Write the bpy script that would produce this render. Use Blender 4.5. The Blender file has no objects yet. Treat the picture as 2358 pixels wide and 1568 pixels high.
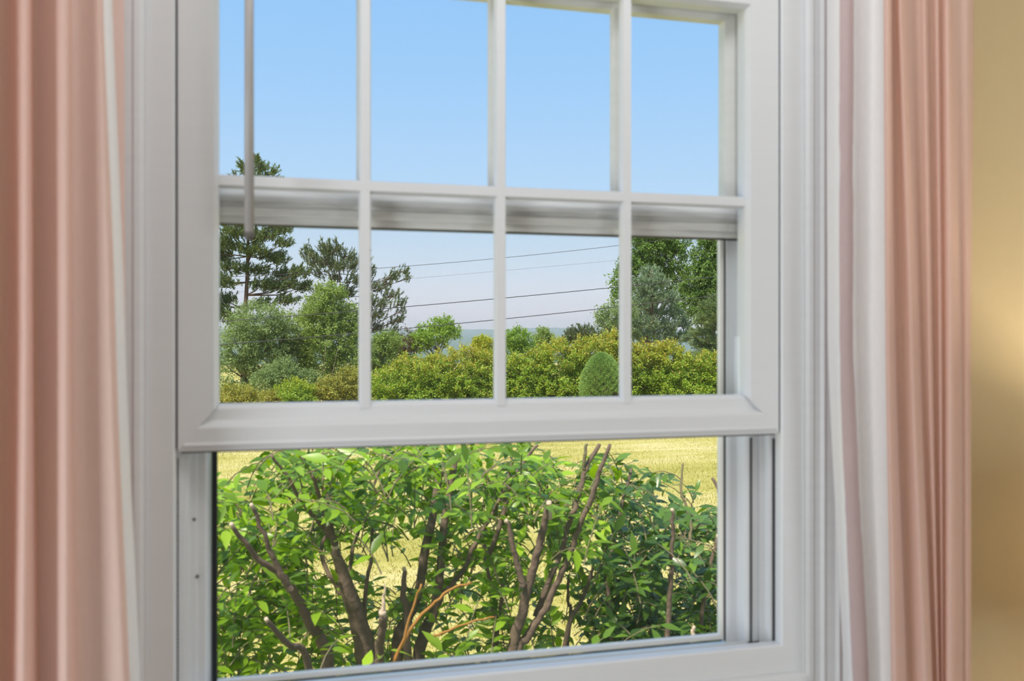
import bpy, math
import numpy as np
from mathutils import Vector, Matrix

SC = bpy.context.scene
COL = SC.collection
RNG = np.random.default_rng(11)

# ------------------------------------------------------------------ camera
EYE = 1.45                      # camera height above the room floor
CAM_Y = -1.30                   # the window frame face is the plane Y = 0
YAW = math.radians(14.5)
FPX = 2050.0                    # focal length in pixels of the 2358-wide frame
HORIZ = 774.0
cam = bpy.data.cameras.new('camera')
cam.sensor_width = 36.0
cam.lens = FPX / 2358.0 * 36.0
cam.shift_y = -(784.0 - HORIZ) / 2358.0
cam.clip_start = 0.05
cam.clip_end = 6000
cam.dof.use_dof = True
cam.dof.focus_distance = 22.0
cam.dof.aperture_fstop = 6.0
camo = bpy.data.objects.new('camera', cam)
COL.objects.link(camo)
camo.location = (0, CAM_Y, EYE)
camo.rotation_euler = (math.radians(90), 0, -YAW)
SC.camera = camo

def at(px, py, Y):
    """point of the plane Y seen at a pixel of the photograph"""
    dx = px - 1179.0
    dX = FPX * math.sin(YAW) + dx * math.cos(YAW)
    dY = FPX * math.cos(YAW) - dx * math.sin(YAW)
    t = (Y - CAM_Y) / dY
    return np.array((dX * t, Y, EYE + (HORIZ - py) * t))

def mpp(px, Y):
    """metres per pixel there"""
    dx = px - 1179.0
    return (Y - CAM_Y) / (FPX * math.cos(YAW) - dx * math.sin(YAW))

# ------------------------------------------------------------------ world, sun, exposure
def lin(r, g, b):
    f = lambda c: (c / 255.0) / 12.92 if c <= 10 else ((c / 255.0 + 0.055) / 1.055) ** 2.4
    return (f(r), f(g), f(b), 1.0)

W = bpy.data.worlds.new('sky')
SC.world = W
W.use_nodes = True
nt = W.node_tree
nt.nodes.clear()
wo = nt.nodes.new('ShaderNodeOutputWorld')
bg = nt.nodes.new('ShaderNodeBackground')
tc = nt.nodes.new('ShaderNodeTexCoord')
sx = nt.nodes.new('ShaderNodeSeparateXYZ')
rp = nt.nodes.new('ShaderNodeValToRGB')
nt.links.new(tc.outputs['Generated'], sx.inputs[0])
nt.links.new(sx.outputs['Z'], rp.inputs[0])
nt.links.new(rp.outputs[0], bg.inputs[0])
nt.links.new(bg.outputs[0], wo.inputs[0])
SKY = [(0.0, (246, 240, 243)), (0.02, (242, 241, 249)), (0.05, (232, 241, 253)), (0.09, (214, 236, 255)),
       (0.16, (188, 223, 255)), (0.27, (165, 211, 255)), (0.36, (152, 204, 254)), (1.0, (146, 188, 238))]
while len(rp.color_ramp.elements) < len(SKY):
    rp.color_ramp.elements.new(0.5)
for e, (p, c) in zip(rp.color_ramp.elements, SKY):
    e.position = p
    e.color = lin(*c)
bg.inputs[1].default_value = 1.0

sun = bpy.data.lights.new('sun', 'SUN')
sun.energy = 5.2
sun.angle = math.radians(3.0)
sun.color = (1.0, 0.93, 0.80)
suno = bpy.data.objects.new('sun', sun)
COL.objects.link(suno)
_sd = Vector((0.52, 0.42, -1.15)).normalized()      # high sun, over the house from behind on the left
suno.rotation_euler = _sd.to_track_quat('-Z', 'Y').to_euler()
suno.location = (-6, -6, 12)

def area(name, loc, aim, sx_, sy_, power, color):
    l = bpy.data.lights.new(name, 'AREA')
    l.shape = 'RECTANGLE'
    l.size, l.size_y = sx_, sy_
    l.energy = power
    l.color = color
    o = bpy.data.objects.new(name, l)
    COL.objects.link(o)
    o.location = loc
    o.rotation_euler = (Vector(aim) - Vector(loc)).to_track_quat('-Z', 'Y').to_euler()
    return o

# unseen fill lights added to brighten the room
area('room_fill', (-1.92, -1.2, 0.82), (0.7, 0.0, 0.85), 1.0, 1.4, 45, (0.87, 0.945, 1.0))   # added fill by the closed left wall
area('room_fill', (2.62, -2.3, 0.8), (0.2, -0.1, 0.85), 1.2, 1.3, 28, (0.87, 0.94, 1.0))       # and another by the closed right wall
area('ceiling_fill', (0.35, -0.55, 2.44), (0.35, -0.45, 0), 1.2, 0.4, 6, (0.95, 0.965, 1.0))  # added overhead fill, no fixture built for it

SC.view_settings.view_transform = 'Standard'
SC.view_settings.look = 'None'
SC.view_settings.gamma = 1.0
SC.view_settings.use_curve_mapping = False
SC.view_settings.exposure = 0.0
SC.cycles.max_bounces = 8
SC.cycles.diffuse_bounces = 4
SC.cycles.transparent_max_bounces = 16
SC.cycles.caustics_reflective = False
SC.cycles.caustics_refractive = False
SC.cycles.sample_clamp_indirect = 6.0

# ------------------------------------------------------------------ materials
def mat(name):
    m = bpy.data.materials.new(name)
    m.use_nodes = True
    m.node_tree.nodes.clear()
    return m, m.node_tree.nodes, m.node_tree.links

def plain(name, rgb, rough=0.5, noise=0.0, scale=30.0, spec=0.5, bump=0.0):
    m, N, L = mat(name)
    o = N.new('ShaderNodeOutputMaterial')
    p = N.new('ShaderNodeBsdfPrincipled')
    L.new(p.outputs[0], o.inputs[0])
    p.inputs['Roughness'].default_value = rough
    p.inputs['Specular IOR Level'].default_value = spec
    c = lin(*rgb)
    if noise > 0 or bump > 0:
        t = N.new('ShaderNodeTexCoord')
        n = N.new('ShaderNodeTexNoise')
        n.inputs['Scale'].default_value = scale
        n.inputs['Detail'].default_value = 5
        L.new(t.outputs['Object'], n.inputs['Vector'])
        mx = N.new('ShaderNodeMix')
        mx.data_type = 'RGBA'
        mx.inputs[6].default_value = tuple(v * (1 - noise) for v in c[:3]) + (1,)
        mx.inputs[7].default_value = tuple(min(1, v * (1 + noise)) for v in c[:3]) + (1,)
        L.new(n.outputs[0], mx.inputs[0])
        L.new(mx.outputs[2], p.inputs['Base Color'])
        if bump > 0:
            b = N.new('ShaderNodeBump')
            b.inputs['Strength'].default_value = bump
            b.inputs['Distance'].default_value = 0.01
            L.new(n.outputs[0], b.inputs['Height'])
            L.new(b.outputs[0], p.inputs['Normal'])
    else:
        p.inputs['Base Color'].default_value = c
    return m

def foliage(name, cols, rough=0.5, transl=0.35, spec=0.4, zscale=None):
    """leaf material: colour varies from leaf to leaf; light passes through the blade"""
    m, N, L = mat(name)
    o = N.new('ShaderNodeOutputMaterial')
    p = N.new('ShaderNodeBsdfPrincipled')
    tr = N.new('ShaderNodeBsdfTranslucent')
    mx = N.new('ShaderNodeMixShader')
    g = N.new('ShaderNodeNewGeometry')
    r = N.new('ShaderNodeValToRGB')
    while len(r.color_ramp.elements) < len(cols):
        r.color_ramp.elements.new(0.5)
    for i, (e, c) in enumerate(zip(r.color_ramp.elements, cols)):
        e.position = i / max(1, len(cols) - 1)
        e.color = lin(*c)
    oi = N.new('ShaderNodeObjectInfo')
    ad = N.new('ShaderNodeMath')
    ad.operation = 'ADD'
    L.new(g.outputs['Random Per Island'], ad.inputs[0])
    L.new(oi.outputs['Random'], ad.inputs[1])
    fr = N.new('ShaderNodeMath')
    fr.operation = 'FRACT'
    L.new(ad.outputs[0], fr.inputs[0])
    L.new(fr.outputs[0], r.inputs[0])
    L.new(r.outputs[0], p.inputs['Base Color'])
    hs = N.new('ShaderNodeHueSaturation')
    hs.inputs['Hue'].default_value = 0.485
    hs.inputs['Saturation'].default_value = 1.15
    hs.inputs['Value'].default_value = 1.25
    L.new(r.outputs[0], hs.inputs['Color'])
    L.new(hs.outputs[0], tr.inputs['Color'])
    p.inputs['Roughness'].default_value = rough
    p.inputs['Specular IOR Level'].default_value = spec
    mx.inputs[0].default_value = transl
    L.new(p.outputs[0], mx.inputs[1])
    L.new(tr.outputs[0], mx.inputs[2])
    L.new(mx.outputs[0], o.inputs[0])
    return m

def fabric(name, rgb, transl, tcol=None, weave=2400.0):
    m, N, L = mat(name)
    o = N.new('ShaderNodeOutputMaterial')
    d = N.new('ShaderNodeBsdfPrincipled')
    d.inputs['Roughness'].default_value = 0.85
    d.inputs['Specular IOR Level'].default_value = 0.15
    t = N.new('ShaderNodeTexCoord')
    w = N.new('ShaderNodeTexNoise')
    w.inputs['Scale'].default_value = 260.0
    mp = N.new('ShaderNodeMapping')
    mp.inputs['Scale'].default_value = (1, 1, 0.25)
    L.new(t.outputs['Object'], mp.inputs[0])
    L.new(mp.outputs[0], w.inputs['Vector'])
    mx = N.new('ShaderNodeMix')
    mx.data_type = 'RGBA'
    c = lin(*rgb)
    mx.inputs[6].default_value = tuple(v * 0.94 for v in c[:3]) + (1,)
    mx.inputs[7].default_value = tuple(min(1, v * 1.06) for v in c[:3]) + (1,)
    L.new(w.outputs[0], mx.inputs[0])
    L.new(mx.outputs[2], d.inputs['Base Color'])
    b = N.new('ShaderNodeBump')
    b.inputs['Strength'].default_value = 0.06
    b.inputs['Distance'].default_value = 0.001
    L.new(w.outputs[0], b.inputs['Height'])
    L.new(b.outputs[0], d.inputs['Normal'])
    tr = N.new('ShaderNodeBsdfTranslucent')
    tr.inputs['Color'].default_value = lin(*(tcol or rgb))
    ms = N.new('ShaderNodeMixShader')
    ms.inputs[0].default_value = transl
    L.new(d.outputs[0], ms.inputs[1])
    L.new(tr.outputs[0], ms.inputs[2])
    L.new(ms.outputs[0], o.inputs[0])
    return m

def glass_mat():
    m, N, L = mat('clear_glass')
    o = N.new('ShaderNodeOutputMaterial')
    t = N.new('ShaderNodeBsdfTransparent')
    t.inputs[0].default_value = (0.996, 0.998, 0.998, 1)
    g = N.new('ShaderNodeBsdfGlossy')
    g.inputs['Roughness'].default_value = 0.02
    f = N.new('ShaderNodeFresnel')
    f.inputs['IOR'].default_value = 1.4
    ge = N.new('ShaderNodeNewGeometry')
    fm = N.new('ShaderNodeMath'); fm.operation = 'SUBTRACT'; fm.use_clamp = True      # reflect at the entry face only
    L.new(f.outputs[0], fm.inputs[0]); L.new(ge.outputs['Backfacing'], fm.inputs[1])
    x = N.new('ShaderNodeMixShader')
    L.new(fm.outputs[0], x.inputs[0])
    L.new(t.outputs[0], x.inputs[1])
    L.new(g.outputs[0], x.inputs[2])
    L.new(x.outputs[0], o.inputs[0])
    return m

def screen_mat():
    m, N, L = mat('insect_mesh')
    o = N.new('ShaderNodeOutputMaterial')
    t = N.new('ShaderNodeBsdfTransparent')
    d = N.new('ShaderNodeBsdfDiffuse')
    d.inputs[0].default_value = lin(95, 98, 102)
    tc_ = N.new('ShaderNodeTexCoord')
    sp = N.new('ShaderNodeSeparateXYZ')
    L.new(tc_.outputs['Object'], sp.inputs[0])
    def wires(out):
        a = N.new('ShaderNodeMath'); a.operation = 'MULTIPLY'; a.inputs[1].default_value = 1 / 0.0014
        L.new(out, a.inputs[0])
        b = N.new('ShaderNodeMath'); b.operation = 'FRACT'
        L.new(a.outputs[0], b.inputs[0])
        c = N.new('ShaderNodeMath'); c.operation = 'LESS_THAN'; c.inputs[1].default_value = 0.05
        L.new(b.outputs[0], c.inputs[0])
        return c
    a, b = wires(sp.outputs['X']), wires(sp.outputs['Z'])
    mxm = N.new('ShaderNodeMath'); mxm.operation = 'MAXIMUM'
    L.new(a.outputs[0], mxm.inputs[0]); L.new(b.outputs[0], mxm.inputs[1])
    x = N.new('ShaderNodeMixShader')
    L.new(mxm.outputs[0], x.inputs[0])
    L.new(t.outputs[0], x.inputs[1])
    L.new(d.outputs[0], x.inputs[2])
    L.new(x.outputs[0], o.inputs[0])
    return m

def vinyl_mat(name, rgb, rough=0.38, dirt=0.0):
    m, N, L = mat(name)
    o = N.new('ShaderNodeOutputMaterial')
    p = N.new('ShaderNodeBsdfPrincipled')
    p.inputs['Roughness'].default_value = rough
    p.inputs['Specular IOR Level'].default_value = 0.35
    t = N.new('ShaderNodeTexCoord')
    n = N.new('ShaderNodeTexNoise')
    n.inputs['Scale'].default_value = 14
    n.inputs['Detail'].default_value = 8
    mp = N.new('ShaderNodeMapping')
    mp.inputs['Scale'].default_value = (0.6, 3, 6)
    L.new(t.outputs['Object'], mp.inputs[0])
    L.new(mp.outputs[0], n.inputs['Vector'])
    r = N.new('ShaderNodeValToRGB')
    c = lin(*rgb)
    r.color_ramp.elements[0].position = 0.28
    r.color_ramp.elements[0].color = tuple(v * (1 - dirt) for v in c[:3]) + (1,)
    r.color_ramp.elements[1].position = 0.55
    r.color_ramp.elements[1].color = c
    L.new(n.outputs[0], r.inputs[0])
    L.new(r.outputs[0], p.inputs['Base Color'])
    L.new(p.outputs[0], o.inputs[0])
    return m

M = {}
M['vinyl'] = vinyl_mat('white_vinyl', (226, 227, 229), 0.38, 0.015)
M['vinyl_worn'] = vinyl_mat('weathered_vinyl', (230, 229, 226), 0.45, 0.05)
M['vinyl_grimy'] = vinyl_mat('grimy_vinyl', (228, 227, 224), 0.45, 0.25)
M['paint'] = vinyl_mat('white_trim_paint', (222, 223, 225), 0.45, 0.03)
M['seal'] = plain('dark_seal_and_groove_shade', (48, 48, 52), 0.6)  # for the seals and for the strips painted as groove shade
M['glass'] = glass_mat()
M['mesh'] = screen_mat()
M['screen_white'] = plain('white_aluminium', (250, 246, 238), 0.35)
M['screen_dark'] = plain('shade_painted_aluminium', (30, 31, 36), 0.5)  # left side of the white frame, its shade put into the colour
M['wand'] = plain('clear_grey_plastic_rod', (176, 172, 170), 0.25)
M['wand_tip'] = plain('dark_wand_tip', (92, 86, 80), 0.4)
M['wall'] = plain('beige_wall_paint', (218, 200, 160), 0.8, 0.02, 60, 0.2)
M['room_wall'] = plain('pale_wall_paint', (226, 224, 222), 0.8)
M['ceiling'] = plain('ceiling_paint', (240, 238, 234), 0.9)
M['floor'] = plain('grey_oak_floor', (150, 138, 126), 0.4, 0.15, 12)
M['siding'] = plain('white_siding', (222, 222, 218), 0.6)
M['curtain'] = fabric('blush_pink_fabric', (244, 219, 208), 0.40, (252, 222, 214))
M['hem'] = fabric('mauve_hem_fabric', (204, 184, 184), 0.15, (200, 160, 158))
M['lining'] = fabric('white_lining_fabric', (246, 245, 245), 0.18, (246, 244, 246))
M['rod'] = plain('brushed_nickel', (170, 166, 160), 0.3)
M['lampmetal'] = plain('dark_bronze', (60, 50, 42), 0.4)
M['shade'] = fabric('linen_shade', (242, 232, 214), 0.30, (250, 238, 214))
M['bark_shrub'] = plain('shrub_bark', (128, 110, 96), 0.85, 0.35, 40, 0.2, 0.7)
M['bark_grey'] = plain('grey_twig_bark', (138, 128, 100), 0.85, 0.3, 50, 0.2, 0.6)
M['bark_cut'] = plain('pale_cut_wood', (226, 200, 176), 0.8, 0.08, 60)
M['bark_orange'] = plain('orange_twig', (178, 126, 60), 0.7, 0.1, 60)
M['bark_pine'] = plain('pine_bark', (116, 92, 78), 0.9, 0.25, 12, 0.2, 0.6)
M['bark_dec'] = plain('grey_brown_bark', (104, 90, 78), 0.9, 0.25, 12, 0.2, 0.6)
M['cable'] = plain('black_cable', (72, 68, 72), 0.6)
M['leaf_shrub'] = foliage('shrub_leaf', [(84, 116, 34), (126, 164, 40), (166, 206, 54), (104, 138, 50), (192, 230, 72)], 0.34, 0.45, 0.6)
M['leaf_shrub_b'] = foliage('shrub_leaf_bluish', [(66, 96, 36), (92, 126, 46), (126, 164, 60), (80, 112, 48)], 0.32, 0.33, 0.7)
M['leaf_hedge'] = foliage('hedge_leaf', [(120, 152, 52), (150, 178, 64), (180, 202, 82), (130, 162, 56)], 0.55, 0.3, 0.3)
M['leaf_hedge_tip'] = foliage('hedge_tip_leaf', [(190, 192, 84), (212, 202, 92), (202, 180, 96), (172, 188, 78)], 0.55, 0.4, 0.3)
M['leaf_conifer'] = foliage('dwarf_conifer_needles', [(140, 172, 92), (158, 188, 104), (172, 198, 116)], 0.6, 0.15, 0.3)
M['leaf_brown'] = foliage('dead_brown_needles', [(120, 92, 70), (140, 108, 82), (96, 84, 62)], 0.7, 0.15, 0.2)
M['needle_pine'] = foliage('pine_needles', [(96, 116, 66), (114, 134, 76), (134, 146, 88), (108, 122, 72)], 0.55, 0.15, 0.4)
M['needle_pine2'] = foliage('young_pine_needles', [(98, 118, 78), (116, 132, 88), (140, 140, 92), (106, 122, 82)], 0.55, 0.15, 0.4)
M['needle_blue'] = foliage('blue_green_needles', [(136, 156, 122), (154, 174, 138), (130, 150, 104)], 0.55, 0.15, 0.4)
M['needle_dark'] = foliage('grey_green_needles', [(126, 146, 90), (144, 162, 104), (118, 136, 84)], 0.55, 0.15, 0.4)
M['leaf_mid'] = foliage('mid_green_leaf', [(132, 154, 80), (150, 172, 88), (170, 188, 102), (136, 158, 92)], 0.5, 0.35, 0.35)
M['leaf_soft'] = foliage('soft_grey_green_leaf', [(132, 154, 98), (148, 168, 108), (166, 182, 120)], 0.5, 0.35, 0.35)
M['leaf_light'] = foliage('light_green_leaf', [(128, 160, 66), (148, 178, 74), (166, 190, 80)], 0.5, 0.35, 0.35)
M['leaf_yellow'] = foliage('yellow_leaf', [(186, 192, 74), (200, 200, 82), (168, 184, 70)], 0.5, 0.4, 0.3)
M['leaf_maple'] = foliage('maple_leaf', [(104, 134, 66), (124, 154, 76), (146, 174, 92)], 0.5, 0.3, 0.35)
M['leaf_scrub'] = foliage('scrub_leaf', [(168, 172, 84), (188, 186, 92), (156, 164, 84), (194, 178, 94)], 0.5, 0.35, 0.3)
M['leaf_ruddy'] = foliage('brownish_leaf', [(120, 104, 76), (134, 118, 84), (108, 108, 72)], 0.5, 0.3, 0.3)

def lawn_mat():
    m, N, L = mat('sunlit_lawn')
    o = N.new('ShaderNodeOutputMaterial')
    p = N.new('ShaderNodeBsdfPrincipled')
    p.inputs['Roughness'].default_value = 0.9
    p.inputs['Specular IOR Level'].default_value = 0.1
    t = N.new('ShaderNodeTexCoord')
    n = N.new('ShaderNodeTexNoise'); n.inputs['Scale'].default_value = 0.5; n.inputs['Detail'].default_value = 8
    L.new(t.outputs['Object'], n.inputs['Vector'])
    n2 = N.new('ShaderNodeTexNoise'); n2.inputs['Scale'].default_value = 22; n2.inputs['Detail'].default_value = 4
    mp = N.new('ShaderNodeMapping'); mp.inputs['Rotation'].default_value = (0, 0, math.radians(-8)); mp.inputs['Scale'].default_value = (0.25, 1.6, 1)
    L.new(t.outputs['Object'], mp.inputs[0])
    w = N.new('ShaderNodeTexNoise'); w.inputs['Scale'].default_value = 1.0; w.inputs['Detail'].default_value = 2
    L.new(mp.outputs[0], w.inputs['Vector'])
    L.new(t.outputs['Object'], n2.inputs['Vector'])
    a = N.new('ShaderNodeMath'); a.operation = 'ADD'
    L.new(n.outputs[0], a.inputs[0]); L.new(w.outputs[0], a.inputs[1])
    b = N.new('ShaderNodeMath'); b.operation = 'MULTIPLY_ADD'; b.inputs[1].default_value = 0.5
    L.new(a.outputs[0], b.inputs[0])
    c = N.new('ShaderNodeMath'); c.operation = 'MULTIPLY_ADD'; c.inputs[1].default_value = 0.3; c.inputs[2].default_value = -0.15
    L.new(n2.outputs[0], c.inputs[0]); L.new(c.outputs[0], b.inputs[2])
    r = N.new('ShaderNodeValToRGB')
    r.color_ramp.elements[0].position = 0.32; r.color_ramp.elements[0].color = lin(164, 156, 72)
    r.color_ramp.elements[1].position = 0.70; r.color_ramp.elements[1].color = lin(226, 206, 152)
    e = r.color_ramp.elements.new(0.5); e.color = lin(196, 182, 104)
    L.new(b.outputs[0], r.inputs[0])
    L.new(r.outputs[0], p.inputs['Base Color'])
    L.new(p.outputs[0], o.inputs[0])
    return m
M['lawn'] = lawn_mat()
M['hill'] = plain('wooded_hill', (96, 118, 92), 0.95, 0.25, 0.02, 0.1)
M['blade'] = foliage('grass_blades', [(176, 170, 84), (198, 188, 112), (160, 160, 74), (212, 198, 130)], 0.6, 0.3, 0.2)

# ------------------------------------------------------------------ object helpers
def link(o, parent=None):
    COL.objects.link(o)
    if parent is not None:
        o.parent = parent
    return o

def thing(name, label, cat, loc=(0, 0, 0), group=None):
    o = bpy.data.objects.new(name, None)
    o.empty_display_size = 0.1
    o.location = Vector(loc)
    link(o)
    o['label'] = label
    o['category'] = cat
    if group:
        o['group'] = group
    return o

def org(parent):
    v = np.zeros(3)
    while parent is not None:
        v = v + np.array(parent.location)
        parent = parent.parent
    return v

def pmesh(name, verts, faces, m, parent=None, smooth=False, kind=None):
    """world-space verts; the object sits under parent (whose transform is a pure translation)"""
    me = bpy.data.meshes.new(name)
    v = np.asarray(verts, dtype=float) - org(parent)
    me.from_pydata([tuple(p) for p in v], [], [tuple(f) for f in faces])
    if smooth:
        me.polygons.foreach_set('use_smooth', np.ones(len(me.polygons), dtype=bool))
    if m is not None:
        me.materials.append(m)
    o = bpy.data.objects.new(name, me)
    link(o, parent)
    if kind:
        o['kind'] = kind
    return o

def trimesh(name, V, F, m, parent=None, kind=None, mats=None, mi=None):
    """large triangle soup, numpy in"""
    me = bpy.data.meshes.new(name)
    V = np.asarray(V, dtype=np.float32) - org(parent).astype(np.float32)
    F = np.asarray(F, dtype=np.int32)
    me.vertices.add(len(V))
    me.vertices.foreach_set('co', V.ravel())
    me.loops.add(F.size)
    me.loops.foreach_set('vertex_index', F.ravel())
    me.polygons.add(len(F))
    me.polygons.foreach_set('loop_start', np.arange(0, F.size, 3, dtype=np.int32))
    try:
        me.polygons.foreach_set('loop_total', np.full(len(F), 3, dtype=np.int32))
    except Exception:
        pass
    for x in (mats or [m]):
        me.materials.append(x)
    if mi is not None:
        me.polygons.foreach_set('material_index', np.asarray(mi, dtype=np.int32))
    me.update(calc_edges=True)
    o = bpy.data.objects.new(name, me)
    link(o, parent)
    if kind:
        o['kind'] = kind
    return o

def box_vf(x0, x1, y0, y1, z0, z1):
    v = [(x, y, z) for x in (x0, x1) for y in (y0, y1) for z in (z0, z1)]
    f = [(0, 1, 3, 2), (4, 6, 7, 5), (0, 4, 5, 1), (2, 3, 7, 6), (0, 2, 6, 4), (1, 5, 7, 3)]
    return v, f

def box(name, x0, x1, y0, y1, z0, z1, m, parent=None):
    v, f = box_vf(x0, x1, y0, y1, z0, z1)
    return pmesh(name, v, f, m, parent)

def tube_vf(pts, radii, n=8, cap=True):
    pts = [np.asarray(p, float) for p in pts]
    V, F = [], []
    prev = None
    for i, p in enumerate(pts):
        a = pts[max(0, i - 1)]
        b = pts[min(len(pts) - 1, i + 1)]
        d = b - a
        d = d / (np.linalg.norm(d) + 1e-9)
        if prev is None:
            u = np.cross(d, (0.13, 0.97, 0.21))
        else:
            u = prev - d * np.dot(prev, d)
        u = u / (np.linalg.norm(u) + 1e-9)
        prev = u
        w = np.cross(d, u)
        for k in range(n):
            t = 2 * math.pi * k / n
            V.append(p + radii[i] * (math.cos(t) * u + math.sin(t) * w))
    for i in range(len(pts) - 1):
        for k in range(n):
            a, b = i * n + k, i * n + (k + 1) % n
            F.append((a, b, b + n, a + n))
    if cap:
        F.append(tuple(range(n - 1, -1, -1)))
        F.append(tuple(range((len(pts) - 1) * n, len(pts) * n)))
    return V, F

def tube(name, pts, radii, m, parent=None, n=8):
    V, F = tube_vf(pts, radii, n)
    return pmesh(name, V, F, m, parent, smooth=True)

def join(parts):
    V, F = [], []
    for v, f in parts:
        b = len(V)
        V += list(v)
        F += [tuple(i + b for i in q) for q in f]
    return V, F

def smooth_path(pts, rad, k=4):
    """Catmull-Rom through the points"""
    P = [np.asarray(p, float) for p in pts]
    out, ro = [], []
    for i in range(len(P) - 1):
        p0, p1, p2, p3 = P[max(0, i - 1)], P[i], P[i + 1], P[min(len(P) - 1, i + 2)]
        for j in range(k):
            t = j / k
            out.append(0.5 * ((2 * p1) + (p2 - p0) * t + (2 * p0 - 5 * p1 + 4 * p2 - p3) * t * t + (3 * p1 - p0 - 3 * p2 + p3) * t ** 3))
            ro.append(rad[i] * (1 - t) + rad[i + 1] * t)
    out.append(P[-1])
    ro.append(rad[-1])
    return out, ro

def structure(o):
    o['kind'] = 'structure'
    return o

# ------------------------------------------------------------------ the setting: ground, hills, room shell
GZ = -0.75                                                      # lawn level, below the floor of the room
def ground_z(x, y):
    return GZ - 0.0 * y
N_ = 60
gx = np.concatenate([np.linspace(-60, 90, N_)])
gy = np.concatenate([np.linspace(0.16, 60, 50)])
V = [(x, y, GZ + 0.03 * math.sin(x * 0.7) * math.sin(y * 0.5)) for y in gy for x in gx]
F = [(j * N_ + i, j * N_ + i + 1, (j + 1) * N_ + i + 1, (j + 1) * N_ + i) for j in range(len(gy) - 1) for i in range(N_ - 1)]
structure(pmesh('lawn', V, F, M['lawn'], smooth=True))
# the field beyond falls away and meets the wooded hills
V, F = [], []
fx = np.linspace(-900, 1800, 50)
fy = [60, 90, 140, 220, 320, 420]
for j, y in enumerate(fy):
    for x in fx:
        V.append((x, y, GZ - 0.03 * (y - 60)))
F = [(j * 50 + i, j * 50 + i + 1, (j + 1) * 50 + i + 1, (j + 1) * 50 + i) for j in range(len(fy) - 1) for i in range(49)]
structure(pmesh('field', V, F, M['lawn'], smooth=True))
V = []
hx = np.linspace(-700, 1700, 160)
hy = np.linspace(420, 1500, 28)
for j, y in enumerate(hy):
    for x in hx:
        u = j / 27.0
        ridge = 22.0 + 5.0 * math.sin(x * 0.0042 + 0.5) + 2.6 * math.sin(x * 0.013 + 1.7) + 1.2 * math.sin(x * 0.05)
        z = -12 + (ridge - 2) * math.sin(min(1, u * 1.05) * math.pi / 2) ** 1.3
        z += 1.0 * math.sin(x * 0.11 + y * 0.07) * u
        V.append((x, y, z))
F = [(j * 160 + i, j * 160 + i + 1, (j + 1) * 160 + i + 1, (j + 1) * 160 + i) for j in range(27) for i in range(159)]
structure(pmesh('hills', V, F, M['hill'], smooth=True))

m_, N, L = mat('distant_haze')
o_ = N.new('ShaderNodeOutputMaterial'); v_ = N.new('ShaderNodeVolumeScatter')
v_.inputs['Color'].default_value = (.80, .90, 1.0, 1); v_.inputs['Density'].default_value = .0010
L.new(v_.outputs[0], o_.inputs['Volume'])
V, F = box_vf(-1200, 2200, 75, 1700, -40, 26)
hz = pmesh('haze', V, F, m_)
hz['kind'] = 'stuff'
hz['label'] = 'thin bluish haze over the distant wooded hills'
hz['category'] = 'haze'
RX0, RX1, RY0, CZ = -2.0, 2.7, -3.8, 2.5
# window opening in the front wall (rough opening behind the casing)
OX0, OX1, OZ0, OZ1 = -0.180, 0.832, EYE - 0.552, EYE + 0.605
def wall_with_hole(y0, y1, m, name):
    parts = [box_vf(RX0, OX0, y0, y1, 0, CZ), box_vf(OX1, RX1, y0, y1, 0, CZ),
             box_vf(OX0, OX1, y0, y1, 0, OZ0), box_vf(OX0, OX1, y0, y1, OZ1, CZ)]
    return join(parts)
V, F = wall_with_hole(0.012, 0.10, None, '')
structure(pmesh('wall_front', V, F, M['wall']))
parts = [box_vf(RX0 - .2, OX0, .10, .15, GZ, CZ + .3), box_vf(OX1, RX1 + .2, .10, .15, GZ, CZ + .3),
         box_vf(OX0, OX1, .10, .15, GZ, OZ0), box_vf(OX0, OX1, .10, .15, OZ1, CZ + .3)]
V, F = join(parts)
structure(pmesh('wall_outside', V, F, M['siding']))
structure(box('wall_left', RX0 - .1, RX0, RY0, 0.10, 0, CZ, M['room_wall']))
structure(box('wall_right', RX1, RX1 + .1, RY0, 0.10, 0, CZ, M['wall']))
structure(box('wall_back', RX0 - .1, RX1 + .1, RY0 - .1, RY0, 0, CZ, M['room_wall']))
structure(box('floor', RX0 - .1, RX1 + .1, RY0 - .1, 0.10, -.1, 0, M['floor']))
structure(box('ceiling', RX0 - .1, RX1 + .1, RY0 - .1, 0.10, CZ, CZ + .1, M['ceiling']))

# ------------------------------------------------------------------ window
def ring(names, outer, inner, prof, m, parent, kind=None):
    """four mitred members between two rectangles (x0,x1,z0,z1 relative to the eye); prof = closed loop of (t, Y)"""
    out = {}
    def rc(t):
        return [outer[i] + (inner[i] - outer[i]) * t for i in range(4)]
    def corners(t):
        x0, x1, z0, z1 = rc(t)
        z0 += EYE; z1 += EYE
        return {'bl': (x0, z0), 'br': (x1, z0), 'tl': (x0, z1), 'tr': (x1, z1)}
    for side, (a, b) in {'left': ('bl', 'tl'), 'right': ('tr', 'br'), 'top': ('tl', 'tr'), 'bottom': ('br', 'bl')}.items():
        if names.get(side) is None:
            continue
        V = []
        p_ = prof[side] if isinstance(prof, dict) else prof
        for t, y in p_:
            c = corners(t)
            V.append((c[a][0], y, c[a][1]))
            V.append((c[b][0], y, c[b][1]))
        n = len(p_)
        F = [(2 * i, 2 * i + 1, 2 * ((i + 1) % n) + 1, 2 * ((i + 1) % n)) for i in range(n)]
        F.append(tuple(2 * i for i in range(n)))
        F.append(tuple(2 * i + 1 for i in range(n - 1, -1, -1)))
        out[side] = pmesh(names[side], V, F, m, parent)
        if kind:
            out[side]['kind'] = kind
    return out

win = bpy.data.objects.new('window_1', None)
win.location = (0.325, 0.04, EYE)
link(win)
win['kind'] = 'structure'
win['label'] = 'white vinyl double-hung window with its lower sash raised'

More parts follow.
